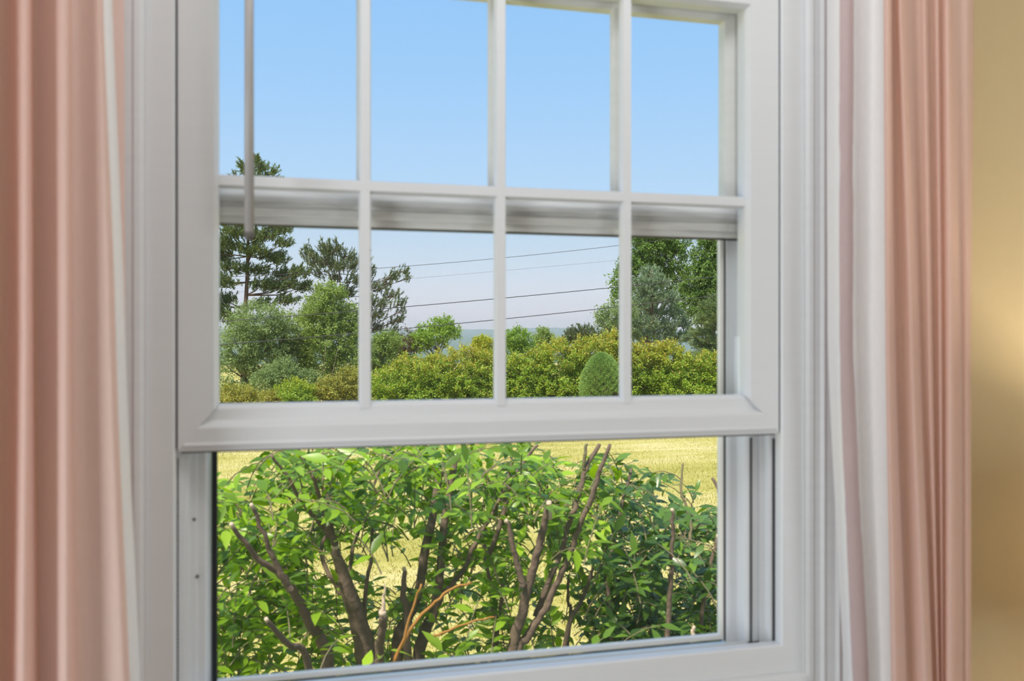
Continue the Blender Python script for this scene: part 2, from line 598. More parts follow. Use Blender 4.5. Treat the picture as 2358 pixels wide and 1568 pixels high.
# frame face (flat band round the sashes), mitred at the corners
FO = (-0.178, 0.830, -0.550, 0.600)
FI = (-0.142, 0.792, -0.505, 0.566)
ring({'left': 'frame_side', 'right': 'frame_side', 'top': 'frame_head', 'bottom': 'frame_foot'}, FO, FI,
     [(0, 0.0), (0.94, 0.0), (1.0, 0.0025), (1.0, 0.020), (0, 0.020)], M['vinyl'], win)

# jamb channels: stepped section, seen below the raised sash; s = inset from the frame edge
def jamb(side, pts, name='jamb'):
    x = FI[0] if side < 0 else FI[1]
    z0, z1 = EYE - 0.522, EYE + 0.566
    V = []
    for s, y in pts:
        V += [(x - side * s, y, z0), (x - side * s, y, z1)]
    n = len(pts)
    F = [(2 * i, 2 * i + 1, 2 * i + 3, 2 * i + 2) for i in range(n - 1)]
    if side < 0:
        F = [f[::-1] for f in F]
    return pmesh(name, V, F, M['vinyl'], win)
JR = [(-.03, .020), (.0, .0235), (.004, .0245), (.007, .026), (.007, .0395), (.0165, .0395), (.0165, .041), (.013, .041), (.013, .0455),
      (.020, .0455), (.036, .0455), (.040, .048), (.042, .071), (.0615, .071), (.0615, .10)]
JL = [(-.03, .020), (.010, .020), (.010, .024), (.016, .0255), (.016, .040), (.024, .0405), (.026, .0455), (.036, .0455), (.038, .048), (.039, .071),
      (.0405, .071), (.0405, .10)]
jamb(1, JR, 'jamb')
jamb(-1, JL, 'jamb')
for x0, x1, y0, y1 in ((.7888, .7915, .0200, .0235), (.7600, .7628, .0435, .0453), (-.1415, -.1395, .0200, .0235)):
    box('groove_shade', x0, x1, y0, y1, EYE - .512, EYE - .17, M['seal'], win)  # dark strips added to stand for the shade in the jamb grooves
for q in ((447, 1196), (454, 1328)):
    p = at(q[0], q[1], .0395)
    tube('dark_spot', [p, p + np.array((0, .004, 0))], [.0024, .0024], M['wand_tip'], win, 8)  # small dark discs for the dirt spots on the jamb
# sill: front ledge, step, sloping sill, all running the width
def along(name, pts, x0, x1, m, parent):
    V = []
    for y, z in pts:
        V += [(x0, y, EYE + z), (x1, y, EYE + z)]
    n = len(pts)
    F = [(2 * i, 2 * i + 2, 2 * i + 3, 2 * i + 1) for i in range(n - 1)]
    return pmesh(name, V, F, m, parent)
along('sill', [(.0, -.530), (.020, -.530), (.020, -.5075), (.026, -.5075), (.026, -.5155), (.040, -.5165), (.0455, -.5165), (.0455, -.512), (.049, -.512), (.049, -.519),
               (.071, -.524), (.071, -.530), (.15, -.545)], FI[0] - .01, FI[1] + .01, M['vinyl_worn'], win)

# ---- sashes
def sash(outer, inner, y0, rows, sideprof, xs, zs, label, m, topprof=None, botprof=None, mb=None):
    s = bpy.data.objects.new('sash', None)
    link(s, win)
    s['label'] = label
    prof = {'left': sideprof, 'right': sideprof, 'top': topprof or sideprof, 'bottom': botprof or sideprof}
    prof = {k: [(t, y + y0) for t, y in v] for k, v in prof.items()}
    ring({'left': 'stile', 'right': 'stile', 'top': 'top_rail', 'bottom': 'bottom_rail'}, outer, inner, prof, m, s)['bottom'].data.materials[0] = mb or m
    yg = y0 + 0.018
    # muntins: raised bars with bevelled edges on both faces of the glass
    def bar_v(x, za, zb, w=.0088):
        V = []
        for (dx, y) in ((-w, yg - .002), (-w * .72, yg - .009), (w * .72, yg - .009), (w, yg - .002), (w, yg + .005), (w * .7, yg + .010), (-w * .7, yg + .010), (-w, yg + .005)):
            V += [(x + dx, y, EYE + za), (x + dx, y, EYE + zb)]
        F = [(2 * i, 2 * i + 1, (2 * i + 3) % 16, (2 * i + 2) % 16) for i in range(8)]
        F = [f[::-1] for f in F] + [tuple(range(0, 16, 2)), tuple(range(15, 0, -2))]
        return pmesh('muntin', V, F, m, s)
    def bar_h(z, xa, xb, w=.0092):
        V = []
        for (dz, y) in ((-w, yg - .002), (-w * .72, yg - .0092), (w * .72, yg - .0092), (w, yg - .002), (w, yg + .005), (w * .7, yg + .010), (-w * .7, yg + .010), (-w, yg + .005)):
            V += [(xa, y, EYE + z + dz), (xb, y, EYE + z + dz)]
        F = [(2 * i, 2 * i + 1, (2 * i + 3) % 16, (2 * i + 2) % 16) for i in range(8)]
        F = F + [tuple(range(14, -1, -2)), tuple(range(1, 16, 2))]
        return pmesh('muntin', V, F, m, s)
    for x in xs:
        bar_v(x, inner[2] - .009, inner[3] + .003)
    for z in zs:
        bar_h(z, inner[0] - .003, inner[1] + .003)
    ex = [inner[0] - .004] + list(xs) + [inner[1] + .004]
    ez = [inner[2] - .004] + list(zs) + [inner[3] + .004]
    for i in range(len(ex) - 1):
        for j in range(len(ez) - 1):
            box('pane', ex[i] + .0005, ex[i + 1] - .0005, yg, yg + .003, EYE + ez[j] + .0005, EYE + ez[j + 1] - .0005, M['glass'], s)
    return s

MX = [0.1182, 0.3222, 0.5267]
side_p = [(0, .003), (0.03, 0.0), (0.90, 0.0), (1.0, .010), (1.0, .034), (0, .034)]
bot_p = [(0, .006), (0.0, .003), (.10, .0005), (.14, -.0015), (.20, .0002), (.50, -.001), (.54, .0), (.66, .0095), (.90, .0105), (1.0, .016), (1.0, .034), (0, .034)]
sash((-0.1395, 0.7895, -0.160, 0.585), (-0.0860, 0.7320, -0.0960, 0.534), 0.002, 2, side_p, MX, [0.2190],
     'raised lower sash, four panes wide and two rows high', M['vinyl'], botprof=bot_p)
# fine reveal between sash and frame, dark brush seal
for x0, x1 in ((-.1418, -.1397), (.7897, .7918)):
    box('brush_seal', x0, x1, .008, .030, EYE - .156, EYE + .56, M['seal'], win)
# brush seal under the raised sash
box('brush_seal', -.135, .785, .009, .028, EYE - .1625, EYE - .1602, M['seal'], win)

up_side = [(0, .0), (0.55, 0.0), (0.60, .005), (0.80, .0055), (1.0, .013), (1.0, .034), (0, .034)]
up_bot = [(0, .012), (.0, .006), (.14, .0045), (.17, .0), (.36, .0), (.40, .0065), (.46, .0065), (.50, .001), (.60, .001), (.62, .002), (.98, .0165), (1.0, .034), (0, .034)]
sash((-0.139, 0.789, 0.1635, 0.562), (-0.0905, 0.7195, 0.2275, 0.5285), 0.0425, 1, up_side, MX, [],
     'fixed upper sash behind the raised one, four panes wide', M['vinyl_worn'], botprof=up_bot, mb=M['vinyl_grimy'])
box('brush_seal', -.135, .785, .050, .070, EYE + .1620, EYE + .1634, M['seal'], win)

# ---- insect screen in the lower half, outside
scr = thing('insect_screen', 'half insect screen with white frame fitted outside the lower opening', 'screen', (0.32, 0.083, EYE - .515))
SO = (-.1000, .7280, -.5155, .2030)
SI = (-.0920, .7215, -.5075, .1950)
spf = [(0, .0765), (1, .0765), (1, .087), (0, .087)]
ring({'right': 'screen_frame', 'bottom': 'screen_frame', 'top': 'screen_frame'}, SO, SI, spf, M['screen_white'], scr)
ring({'left': 'screen_frame'}, SO, SI, spf, M['screen_dark'], scr)['left']['label'] = 'screen frame side with shade put into its dark colour'
pmesh('mesh', [(SI[0], .082, EYE + SI[2]), (SI[1], .082, EYE + SI[2]), (SI[1], .082, EYE + SI[3]), (SI[0], .082, EYE + SI[3])], [(0, 1, 2, 3)], M['mesh'], scr)
box('spline', SI[0] - .0028, SI[1] + .0028, .0745, .0765, EYE + SI[2] - .0105, EYE + SI[2] - .0085, M['seal'], scr)
box('spline', SI[1] + .0070, SI[1] + .0092, .0742, .0765, EYE + SI[2] - .0105, EYE + SI[3], M['seal'], scr)

# ---- casing (stepped moulding) round the window
CO = (-.262, .914, -.634, .684)
CI = FO
cpf = [(0, .012), (0, -.016), (.06, -.020), (.16, -.020), (.22, -.015), (.30, -.017), (.36, -.012), (.52, -.010), (.60, -.012), (.66, -.007), (.78, -.0065), (.82, -.009), (.90, -.008), (.96, -.004), (1.0, -.004), (1.0, .012)]
for side, nm in (('left', 'trim_1'), ('right', 'trim_2'), ('bottom', 'trim_3'), ('top', 'trim_4')):
    ring({side: nm}, CO, CI, cpf, M['paint'], None, 'structure')

# ------------------------------------------------------------------ blind with tilt wand
bl = thing('window_blind', 'white blind drawn up above the frame, its tilt wand hanging before the left panes', 'blind', (0.325, -.045, EYE + .70))
box('headrail', -.16, .81, -.065, -.022, EYE + .70, EYE + .74, M['vinyl'], bl)
pw = at(574, 546, -.048)
wx = pw[0]
tube('tilt_wand', [(wx, -.048, EYE + .70), (wx - .0002, -.048, EYE + .4), (wx, -.048, pw[2] + .004)], [.0062, .0062, .0064], M['wand'], bl, 6)
tube('wand_tip', [(wx, -.048, pw[2] + .006), (wx, -.048, pw[2]), (wx, -.048, pw[2] - .004)], [.0068, .0068, .0045], M['wand_tip'], bl, 8)
tube('wand_hook', [(wx, -.048, EYE + .712), (wx, -.048, EYE + .69)], [.003, .003], M['rod'], bl, 6)

# ------------------------------------------------------------------ curtains
def drape(name, cols, Ztop, Zbot, m, parent, sub=7, rows=40, crinkle=0.0, thick=True):
    """cols: (x at y=0, x at y=784, x at y=1568, Y). Lofted cloth through those fold lines."""
    zs = np.linspace(Ztop, Zbot, rows)
    lines = []
    for c in cols:
        x0, xm, xb, Y = c[:4]
        p0, pm, pb = at(x0, 0, Y), at(xm, 784, Y), at(xb, 1568, Y)
        X = np.interp(zs, [pb[2], pm[2], p0[2]], [pb[0], pm[0], p0[0]])
        # ease the kink at the middle row
        k = np.exp(-((zs - pm[2]) / 0.18) ** 2)
        lo, hi = np.interp(pm[2] - .18, [pb[2], pm[2]], [pb[0], pm[0]]), np.interp(pm[2] + .18, [pm[2], p0[2]], [pm[0], p0[0]])
        X = X * (1 - .3 * k) + .3 * k * (lo + hi) / 2
        lines.append(np.stack([X, np.full(rows, Y), zs], 1))
    L = np.array(lines)                                   # (ncol, rows, 3)
    n = len(L)
    out = []
    for i in range(n - 1):
        p0, p1, p2, p3 = L[max(0, i - 1)], L[i], L[i + 1], L[min(n - 1, i + 2)]
        for j in range(sub):
            t = j / sub
            out.append(0.5 * ((2 * p1) + (p2 - p0) * t + (2 * p0 - 5 * p1 + 4 * p2 - p3) * t * t + (3 * p1 - p0 - 3 * p2 + p3) * t ** 3))
    out.append(L[-1])
    G = np.array(out)
    nc = len(G)
    if crinkle:
        ph = np.cumsum(RNG.normal(0, .8, rows))
        for r in range(rows):
            G[:, r, 1] += crinkle * np.sin(ph[r] + np.linspace(0, 2, nc))
            G[:, r, 0] += crinkle * .4 * np.cos(ph[r] * 1.3)
    V = G.reshape(-1, 3)
    F = [(i * rows + r, (i + 1) * rows + r, (i + 1) * rows + r + 1, i * rows + r + 1) for i in range(nc - 1) for r in range(rows - 1)]
    F = [f[::-1] for f in F]
    o = pmesh(name, V, F, m, parent, smooth=True)
    return o

ZT, ZB = 2.17, 0.03
lc = thing('curtain', 'blush pink curtain hanging in folds left of the window', 'curtain', (-.36, -.1, ZT), 'pair of pink curtains')
LCOLS = [(-420, -420, -430, -.07), (-360, -360, -360, -.15), (-300, -300, -300, -.07), (-230, -230, -230, -.15), (-150, -150, -150, -.08),
         (-75, -75, -75, -.16), (-25, -22, -24, -.085), (12, 16, 14, -.075), (42, 46, 34, -.125), (60, 62, 56, -.140), (71, 74, 78, -.115), (77, 81, 88, -.080), (90, 96, 98, -.082),
         (118, 122, 124, -.105), (142, 146, 146, -.130), (156, 158, 162, -.128), (164, 167, 180, -.102), (178, 188, 205, -.096), (196, 208, 232, -.099), (216, 232, 262, -.106),
         (229, 254, 286, -.110), (237, 268, 300, -.100)]
drape('cloth', LCOLS, ZT, ZB, M['curtain'], lc)
drape('lining', [(236, 267, 299, -.101), (243, 274, 307, -.096), (252, 283, 317, -.088), (258, 289, 323, -.070)], ZT, ZB, M['lining'], lc)
drape('cloth', [(250, 270, 300, -.040), (270, 280, 312, -.036), (286, 287, 316, -.034)], ZT, ZB, M['curtain'], lc)

rc = thing('curtain', 'blush pink curtain with turned white lining beside the beige wall', 'curtain', (1.0, -.1, ZT), 'pair of pink curtains')
drape('lining', [(1904, 1904, 1944, -.030), (1912, 1914, 1950, -.045), (1924, 1924, 1956, -.060), (1936, 1934, 1964, -.070)], ZT, ZB, M['lining'], rc)
drape('hem', [(1935, 1931, 1963, -.071), (1944, 1940, 1974, -.076), (1956, 1952, 1988, -.078), (1966, 1962, 2001, -.074)], ZT, ZB, M['hem'], rc, rows=120, crinkle=.0012)
drape('lining', [(1965, 1961, 2000, -.074), (1985, 1980, 2012, -.066), (2008, 2002, 2030, -.064), (2026, 2024, 2046, -.080), (2036, 2040, 2054, -.100)], ZT, ZB, M['lining'], rc)
drape('cloth', [(2034, 2038, 2052, -.099), (2041, 2044, 2060, -.112), (2050, 2050, 2072, -.108), (2057, 2066, 2092, -.082), (2064, 2086, 2108, -.088), (2072, 2098, 2130, -.110), (2082, 2112, 2146, -.100),
               (2098, 2122, 2150, -.090), (2116, 2130, 2156, -.090), (2128, 2140, 2160, -.106), (2136, 2148, 2163, -.092), (2146, 2156, 2166, -.089), (2158, 2166, 2170, -.104), (2168, 2174, 2174, -.093), (2178, 2186, 2184, -.112),
               (2188, 2200, 2200, -.110), (2196, 2210, 2212, -.095), (2210, 2218, 2220, -.093), (2226, 2226, 2228, -.098), (2238, 2233, 2234, -.090), (2243, 2236, 2237, -.060), (2240, 2230, 2230, -.035)], ZT, ZB, M['curtain'], rc)
rod = thing('curtain_rod', 'metal curtain rod above the window carrying both pink curtains', 'curtain rod', (.33, -.085, ZT))
tube('rod', [(-1.0, -.095, ZT + .012), (1.62, -.095, ZT + .012)], [.010, .010], M['rod'], rod, 12)
for x in (-1.0, 1.62):
    tube('finial', [(x - .02, -.095, ZT + .012), (x - .008, -.095, ZT + .012), (x + .008, -.095, ZT + .012), (x + .02, -.095, ZT + .012)], [.008, .022, .022, .008], M['rod'], rod, 12)
for x in (-.93, 1.55):
    tube('bracket', [(x, .014, ZT + .012), (x, -.095, ZT + .012)], [.006, .006], M['rod'], rod, 8)

# ------------------------------------------------------------------ floor lamp just right of the frame
LX, LY = 1.44, -.27
lamp = thing('floor_lamp', 'linen shaded floor lamp glowing against the beige wall right of the curtain', 'lamp', (LX, LY, 0))
def lathe(name, prof, m, parent, cx, cy, n=24):
    V, F = [], []
    for r, z in prof:
        for k in range(n):
            t = 2 * math.pi * k / n
            V.append((cx + r * math.cos(t), cy + r * math.sin(t), z))
    for i in range(len(prof) - 1):
        for k in range(n):
            a, b = i * n + k, i * n + (k + 1) % n
            F.append((a, b, b + n, a + n))
    return pmesh(name, V, F, m, parent, smooth=True)
lathe('base', [(0, 0), (.13, 0), (.13, .012), (.10, .022), (.02, .03), (0, .03)], M['lampmetal'], lamp, LX, LY)
lathe('pole', [(.011, .03), (.011, 1.06)], M['lampmetal'], lamp, LX, LY, 12)
lathe('lamp_shade', [(.19, .93), (.14, 1.22), (.138, 1.22), (.188, .93)], M['shade'], lamp, LX, LY, 32)
m_, N, L = mat('lamp_bulb_glow')
o_ = N.new('ShaderNodeOutputMaterial'); e_ = N.new('ShaderNodeEmission'); e_.inputs[0].default_value = (1, .72, .38, 1); e_.inputs[1].default_value = 30
L.new(e_.outputs[0], o_.inputs[0])
lathe('bulb', [(0, 1.06), (.012, 1.06), (.03, 1.105), (.026, 1.14), (0, 1.155)], m_, lamp, LX, LY, 12)
pl = bpy.data.lights.new('lamp_light', 'POINT')
pl.energy = 25
pl.color = (1.0, .86, .64)
pl.shadow_soft_size = .04
plo = bpy.data.objects.new('lamp_light', pl)
link(plo, lamp)
plo.location = (0, 0, 1.105)
plo.visible_camera = True

# ------------------------------------------------------------------ foliage generators
def unit(a):
    return a / (np.linalg.norm(a, axis=-1, keepdims=True) + 1e-9)

def leaf_soup(P, D, Nn, Ln, Wd, fold=0.12):
    """diamond leaves folded along the midrib: 4 verts, 2 triangles each"""
    n = len(P)
    S = unit(np.cross(D, Nn))
    Nn = np.cross(S, D)
    Ln = Ln[:, None]; Wd = Wd[:, None]
    b = P
    l = P + D * Ln * .45 - S * Wd * .5 + Nn * Wd * fold
    r = P + D * Ln * .45 + S * Wd * .5 + Nn * Wd * fold
    t = P + D * Ln
    V = np.stack([b, r, t, l], 1).reshape(-1, 3)
    i = np.arange(n)[:, None] * 4
    F = np.concatenate([i + [[0, 1, 2]], i + [[0, 2, 3]]], 1).reshape(-1, 3)
    return V, F

def needle_soup(P, D, Ln, w):
    n = len(P)
    S = unit(np.cross(D, RNG.normal(size=(n, 3))))
    V = np.stack([P - S * w, P + S * w, P + D * Ln[:, None]], 1).reshape(-1, 3)
    F = np.arange(n * 3).reshape(-1, 3)
    return V, F

def lobes_points(lobes, Y, n, shell=0.55, up=0.0, depth=1.0, weight=None):
    """clump centres inside lumpy ellipsoids given in photo pixels (cx, cy, rx, ry[, dY]); returns points, outward dirs"""
    A = np.array([l[2] * l[3] for l in lobes], float) if weight is None else np.array(weight, float)
    idx = RNG.choice(len(lobes), size=n, p=A / A.sum())
    P = np.zeros((n, 3)); O = np.zeros((n, 3))
    for k, l in enumerate(lobes):
        s = idx == k
        c = int(s.sum())
        if not c:
            continue
        yy = Y + (l[4] if len(l) > 4 else 0)
        C = at(l[0], l[1], yy)
        m = mpp(l[0], yy)
        R = np.array((l[2] * m, min(l[2], l[3] * 1.6) * m * depth, l[3] * m))
        u = unit(RNG.normal(size=(c, 3)))
        ph = RNG.uniform(0, 6.28, 6)
        lump = 1 + .10 * np.sin(5 * u[:, 0] + ph[0]) + .10 * np.sin(6 * u[:, 2] + 3 * u[:, 0] + ph[1]) + .08 * np.sin(9 * u[:, 1] + 5 * u[:, 2] + ph[2])
        r = (shell + (1 - shell) * RNG.random(c) ** .6) * lump
        P[s] = C + u * R * r[:, None]
        O[s] = unit(u / (R / R.max()))
    return P, O

def broadleaf(name, label, cat, lobes, Y, base_px, m, n_clump, n_leaf, leaf_px, clump_px, group=None, trunk_r=.08, n_branch=26,
              bark='bark_dec', upness=.4, shell=.5, foliage_name='foliage', droop=0.0, aspect=.55, tips=None, trunk_to=None, depth=1.0, spray=1.0):
    """deciduous tree or bush: trunk, branches reaching into the crown, leaves in clumps on the twigs"""
    base = at(base_px[0], HORIZ, Y)
    base[2] = GZ - .05
    m_ = mpp(base_px[0], Y)
    root = thing(name, label, cat, tuple(base), group)
    P, O = lobes_points(lobes, Y, n_clump, shell, depth=depth)
    keep = P[:, 2] > GZ + .05
    P, O = P[keep], O[keep]
    n_clump = len(P)
    k = n_leaf
    # each clump is a short twig pushed outward and up, leaves along it
    D = unit(O + np.array((0, 0, upness)) + RNG.normal(0, .35, P.shape))
    t = RNG.random((n_clump, k, 1))
    Q = P[:, None, :] + D[:, None, :] * t * clump_px * m_ * 1.3 * spray + RNG.normal(0, clump_px * m_ * .30, (n_clump, k, 3))
    ld = unit(D[:, None, :] * .8 + RNG.normal(0, .75, (n_clump, k, 3)) - np.array((0, 0, droop)))
    ln = unit(np.array((0, 0, .9)) + O[:, None, :] * .5 + RNG.normal(0, .45, (n_clump, k, 3)))
    Lh = leaf_px * m_ * RNG.uniform(.7, 1.35, n_clump * k)
    V, F = leaf_soup(Q.reshape(-1, 3), ld.reshape(-1, 3), ln.reshape(-1, 3), Lh, Lh * aspect)
    if tips is not None:                     # young growth at the top of the plant has its own colour
        zmin, zmax = Q[..., 2].min(), Q[..., 2].max()
        h = (Q.reshape(-1, 3)[:, 2] - zmin) / (zmax - zmin)
        out = np.repeat(np.linalg.norm((P - P.mean(0)) / P.std(0), axis=1), k)
        pr = np.clip((h - .45) * 1.5, 0, .85) + .10
        mi = (RNG.random(len(h)) < pr).astype(int)
        trimesh(foliage_name, V, F, None, root, 'stuff', [M[m], M[tips]], np.repeat(mi, 2))
    else:
        trimesh(foliage_name, V, F, M[m], root, 'stuff')
    # wood
    top = at(*(trunk_to or (base_px[0], min(l[1] for l in lobes))), Y)
    mid = (base + top) / 2 + RNG.normal(0, .02, 3) * np.linalg.norm(top - base)
    pts, rr = smooth_path([base, mid, top], [trunk_r, trunk_r * .7, trunk_r * .2], 5)
    tube('trunk', pts, rr, M[bark], root, 7)
    br = []
    for i in RNG.choice(n_clump, min(n_branch, n_clump), replace=False):
        e = P[i]
        f = np.clip((e[2] - base[2]) / (top[2] - base[2] + 1e-6) - RNG.uniform(.15, .35), .03, .92)
        j = int(f * (len(pts) - 1))
        a = np.asarray(pts[j])
        q = a * .5 + e * .5 + np.array((0, 0, -.04)) * np.linalg.norm(e - a)
        br.append(tube_vf([a, q, e], [rr[j] * .5, rr[j] * .3, .006], 5, False))
    Vb, Fb = join(br)
    o = pmesh('branches', Vb, Fb, M[bark], root, smooth=True, kind='stuff')
    return root

def pine(name, label, trunk_px, pads, Y, m, n_tuft_per, needle_px, bark='bark_pine', trunk_r=.11, group=None, candle=0.3, side=.5, extra_trunk=None, dens=18, nw=.0085, sub_rad=1.0):
    """pine: trunk, limbs out to flat pads, needles radiating from upturned shoot tips"""
    pts0 = [at(x, y, Y) for x, y in trunk_px]
    g = pts0[0].copy(); g[2] = GZ - .05
    pts0 = [g] + pts0
    n = len(pts0)
    rad = [trunk_r * (1 - .82 * i / (n - 1)) for i in range(n)]
    root = thing(name, label, 'tree', tuple(g), group)
    pts, rr = smooth_path(pts0, rad, 4)
    tube('trunk', pts, rr, M[bark], root, 8)
    if extra_trunk:
        p2, r2 = smooth_path([at(x, y, Y) for x, y in extra_trunk], [trunk_r * .6, trunk_r * .45, trunk_r * .2][:len(extra_trunk)], 4)
        tube('trunk', p2, r2, M[bark], root, 7)
    br, NV, NF, off = [], [], [], 0
    zz = np.array([p[2] for p in pts])
    for pad in pads:
        cx, cy, rx, ry = pad[:4]
        yy = Y + (pad[4] if len(pad) > 4 else RNG.uniform(-.6, .6))
        C = at(cx, cy, yy)
        mp_ = mpp(cx, yy)
        nt_ = max(8, int(2.6 * n_tuft_per * rx * ry / 900.0))
        u = unit(RNG.normal(size=(nt_, 3))) * (RNG.random((nt_, 1)) ** .45)
        T = C + u * np.array((rx * mp_, rx * mp_ * .8, ry * mp_))
        za = C[2] - abs(C[0] - pts[0][0]) * .25
        j = int(np.argmin(np.abs(zz - za)))
        a = np.asarray(pts[j])
        q = a * .45 + C * .55 + np.array((0, 0, -.08)) * np.linalg.norm(C - a)
        br.append(tube_vf([a, q, C], [max(rr[j] * .45, .014), max(rr[j] * .3, .012), .008], 5, False))
        for e in T[::3]:
            br.append(tube_vf([C * .6 + q * .4, (C * .45 + e * .55) - np.array((0, 0, .02)), e], [.010, .008, .004], 4, False))
        outd = unit(T - a)
        S = unit(outd * side + np.array((0, 0, candle)) + RNG.normal(0, .28, T.shape))
        k = dens
        s = RNG.random((nt_, k, 1))
        L_ = needle_px * mp_
        PP = T[:, None, :] - S[:, None, :] * L_ * 1.1 + S[:, None, :] * s * L_ * 2.4
        DD = unit(S[:, None, :] * .85 + RNG.normal(0, .55, (nt_, k, 3)))
        LL = L_ * RNG.uniform(.7, 1.2, nt_ * k)
        V, F = needle_soup(PP.reshape(-1, 3), DD.reshape(-1, 3), LL, nw)
        NV.append(V); NF.append(F + off); off += len(V)
    V_, F_ = join(br)
    pmesh('limbs', V_, F_, M[bark], root, smooth=True, kind='stuff')
    trimesh('needles', np.concatenate(NV), np.concatenate(NF), M[m], root, 'stuff')
    return root

# ------------------------------------------------------------------ trees beyond the lawn
# tall pine at the left edge of the view
pads = []
for (x, y, rx, ry) in [(590, 368, 7, 14), (596, 385, 10, 16), (556, 380, 7, 16), (566, 392, 10, 12), (612, 388, 8, 12), (632, 395, 10, 9), (540, 404, 8, 8), (578, 400, 16, 10), (610, 408, 24, 8), (640, 415, 16, 8), (590, 430, 40, 22), (545, 455, 44, 18), (620, 462, 46, 18), (575, 490, 60, 18),
                       (640, 528, 34, 12), (600, 545, 46, 14), (540, 530, 40, 16), (655, 560, 26, 9), (520, 560, 36, 20), (580, 575, 40, 14), (625, 590, 34, 14), (500, 590, 40, 26), (645, 600, 20, 10),
                       (540, 618, 34, 14), (590, 622, 32, 12), (520, 650, 32, 14), (605, 655, 30, 12), (655, 630, 32, 13), (690, 628, 26, 14), (640, 660, 34, 14), (668, 655, 26, 11), (700, 660, 22, 12),
                       (480, 640, 40, 24), (520, 690, 26, 16), (500, 720, 34, 22), (540, 735, 22, 12), (610, 700, 26, 12), (660, 690, 30, 12), (450, 560, 44, 26), (440, 680, 46, 24), (460, 480, 40, 20)]:
    pads.append((x, y, rx, ry))
pine('pine_tree', 'tall dark pine with a bare reddish trunk behind the bushes at the left', [(561, 860), (564, 740), (570, 620), (573, 500), (584, 352)], pads, 36.0, 'needle_pine', 48, 8.0,
     trunk_r=.135, candle=.55, extra_trunk=[(570, 600), (586, 560), (590, 500)], dens=24, nw=.017)
# second pine with upswept, candle-like shoots
pads = [(708, 580, 16, 22), (724, 600, 20, 20), (748, 570, 16, 18), (762, 580, 20, 22), (778, 572, 14, 20), (745, 605, 26, 16), (770, 610, 26, 16), (800, 590, 18, 20), (790, 615, 26, 14),
        (735, 628, 20, 12), (765, 640, 24, 12), (815, 610, 20, 20), (838, 600, 16, 22), (850, 625, 18, 16), (820, 645, 26, 16), (850, 655, 22, 12), (800, 670, 28, 14), (848, 690, 30, 14), (875, 665, 20, 12),
        (895, 650, 16, 14), (910, 636, 16, 14), (928, 624, 12, 12), (938, 640, 8, 8), (905, 680, 24, 11), (880, 700, 28, 12), (922, 700, 18, 10), (865, 725, 30, 13), (925, 715, 12, 6), (905, 740, 18, 8), (925, 735, 14, 6),
        (870, 755, 26, 12), (910, 760, 14, 8), (835, 740, 26, 13), (760, 690, 30, 14), (735, 670, 26, 10), (790, 720, 26, 12), (770, 750, 30, 12), (815, 780, 28, 12), (720, 720, 24, 12)]
pine('pine_tree', 'younger pine with upswept candle shoots, beside the tall pine', [(786, 860), (786, 780), (784, 700), (783, 650), (775, 575)], pads, 34.0, 'needle_pine2', 30, 7.5, trunk_r=.085, candle=1.1, side=.55, dens=22, nw=.015)

G_BUSH = 'bushes below the pines'
broadleaf('deciduous_bush', 'grey-green bush covering the foot of the tall pine', 'bush', [(590, 740, 60, 40), (560, 790, 60, 50), (610, 830, 60, 50), (540, 860, 50, 40), (640, 780, 40, 44)], 33.0, (585, 880), 'leaf_soft',
          1100, 26, 5.0, 12, G_BUSH, upness=.4, shell=.35, droop=.2)
broadleaf('deciduous_bush', 'leafy green bush standing before the younger pine', 'bush', [(760, 690, 34, 34), (735, 730, 44, 44), (770, 780, 56, 50), (810, 740, 30, 36), (800, 840, 50, 40)], 32.0, (765, 880), 'leaf_mid',
          1200, 26, 5.0, 11, G_BUSH, upness=.5, shell=.35, droop=.2)
_b = bpy.data.objects['deciduous_bush.001']
for q in ([(755, 880), (768, 850), (778, 800)], [(760, 885), (790, 850), (838, 812)], [(742, 870), (748, 820), (752, 780)]):
    tube('bare_stem', [at(x, y, 31.0) for x, y in q], [.018, .014, .008], M['bark_grey'], _b, 5)
broadleaf('deciduous_bush', 'dark shaded bush in the gap between the two pine bushes', 'bush', [(690, 770, 44, 56), (680, 830, 50, 50), (700, 870, 50, 30)], 33.6, (690, 880), 'leaf_mid',
          900, 22, 4.8, 11, G_BUSH, upness=.3, shell=.35, droop=.2)
broadleaf('deciduous_bush', 'soft pale bush low on the slope under the pines', 'bush', [(650, 868, 40, 32), (705, 880, 34, 24), (610, 882, 28, 24)], 30.5, (660, 890), 'leaf_soft', 500, 22, 4.6, 10, G_BUSH, upness=.4, shell=.3)
broadleaf('deciduous_bush', 'green bush on the far right of the pine bushes', 'bush', [(870, 810, 34, 40), (850, 850, 30, 40), (895, 790, 30, 22)], 31.0, (865, 890), 'leaf_mid', 600, 22, 4.8, 10, G_BUSH, upness=.4, shell=.3)
for i, (x, y, lx, ly) in enumerate([(545, 915, 50, 22), (680, 905, 40, 26), (760, 900, 34, 26), (808, 890, 30, 40), (620, 925, 40, 18)]):
    lab = ['olive scrub at the lower left corner of the panes', 'bright yellow-green scrub below the pale bush', 'yellow-green scrub between two taller shrubs', 'ruddy tipped scrub next to the second muntin', 'low dull scrub at the edge of the lawn'][i]
    broadleaf('scrub_bush', lab, 'bush', [(x, y, lx, ly), (x + 10, y + 20, lx, ly)], 28.2 + .3 * i, (x, 930), ['leaf_scrub', 'leaf_light', 'leaf_scrub', 'leaf_scrub', 'leaf_scrub'][i], 420, 20, 4.8, 9,
              'scrub along the lawn edge', trunk_r=.03, upness=.8, shell=.3, tips='leaf_yellow' if i == 1 else None)

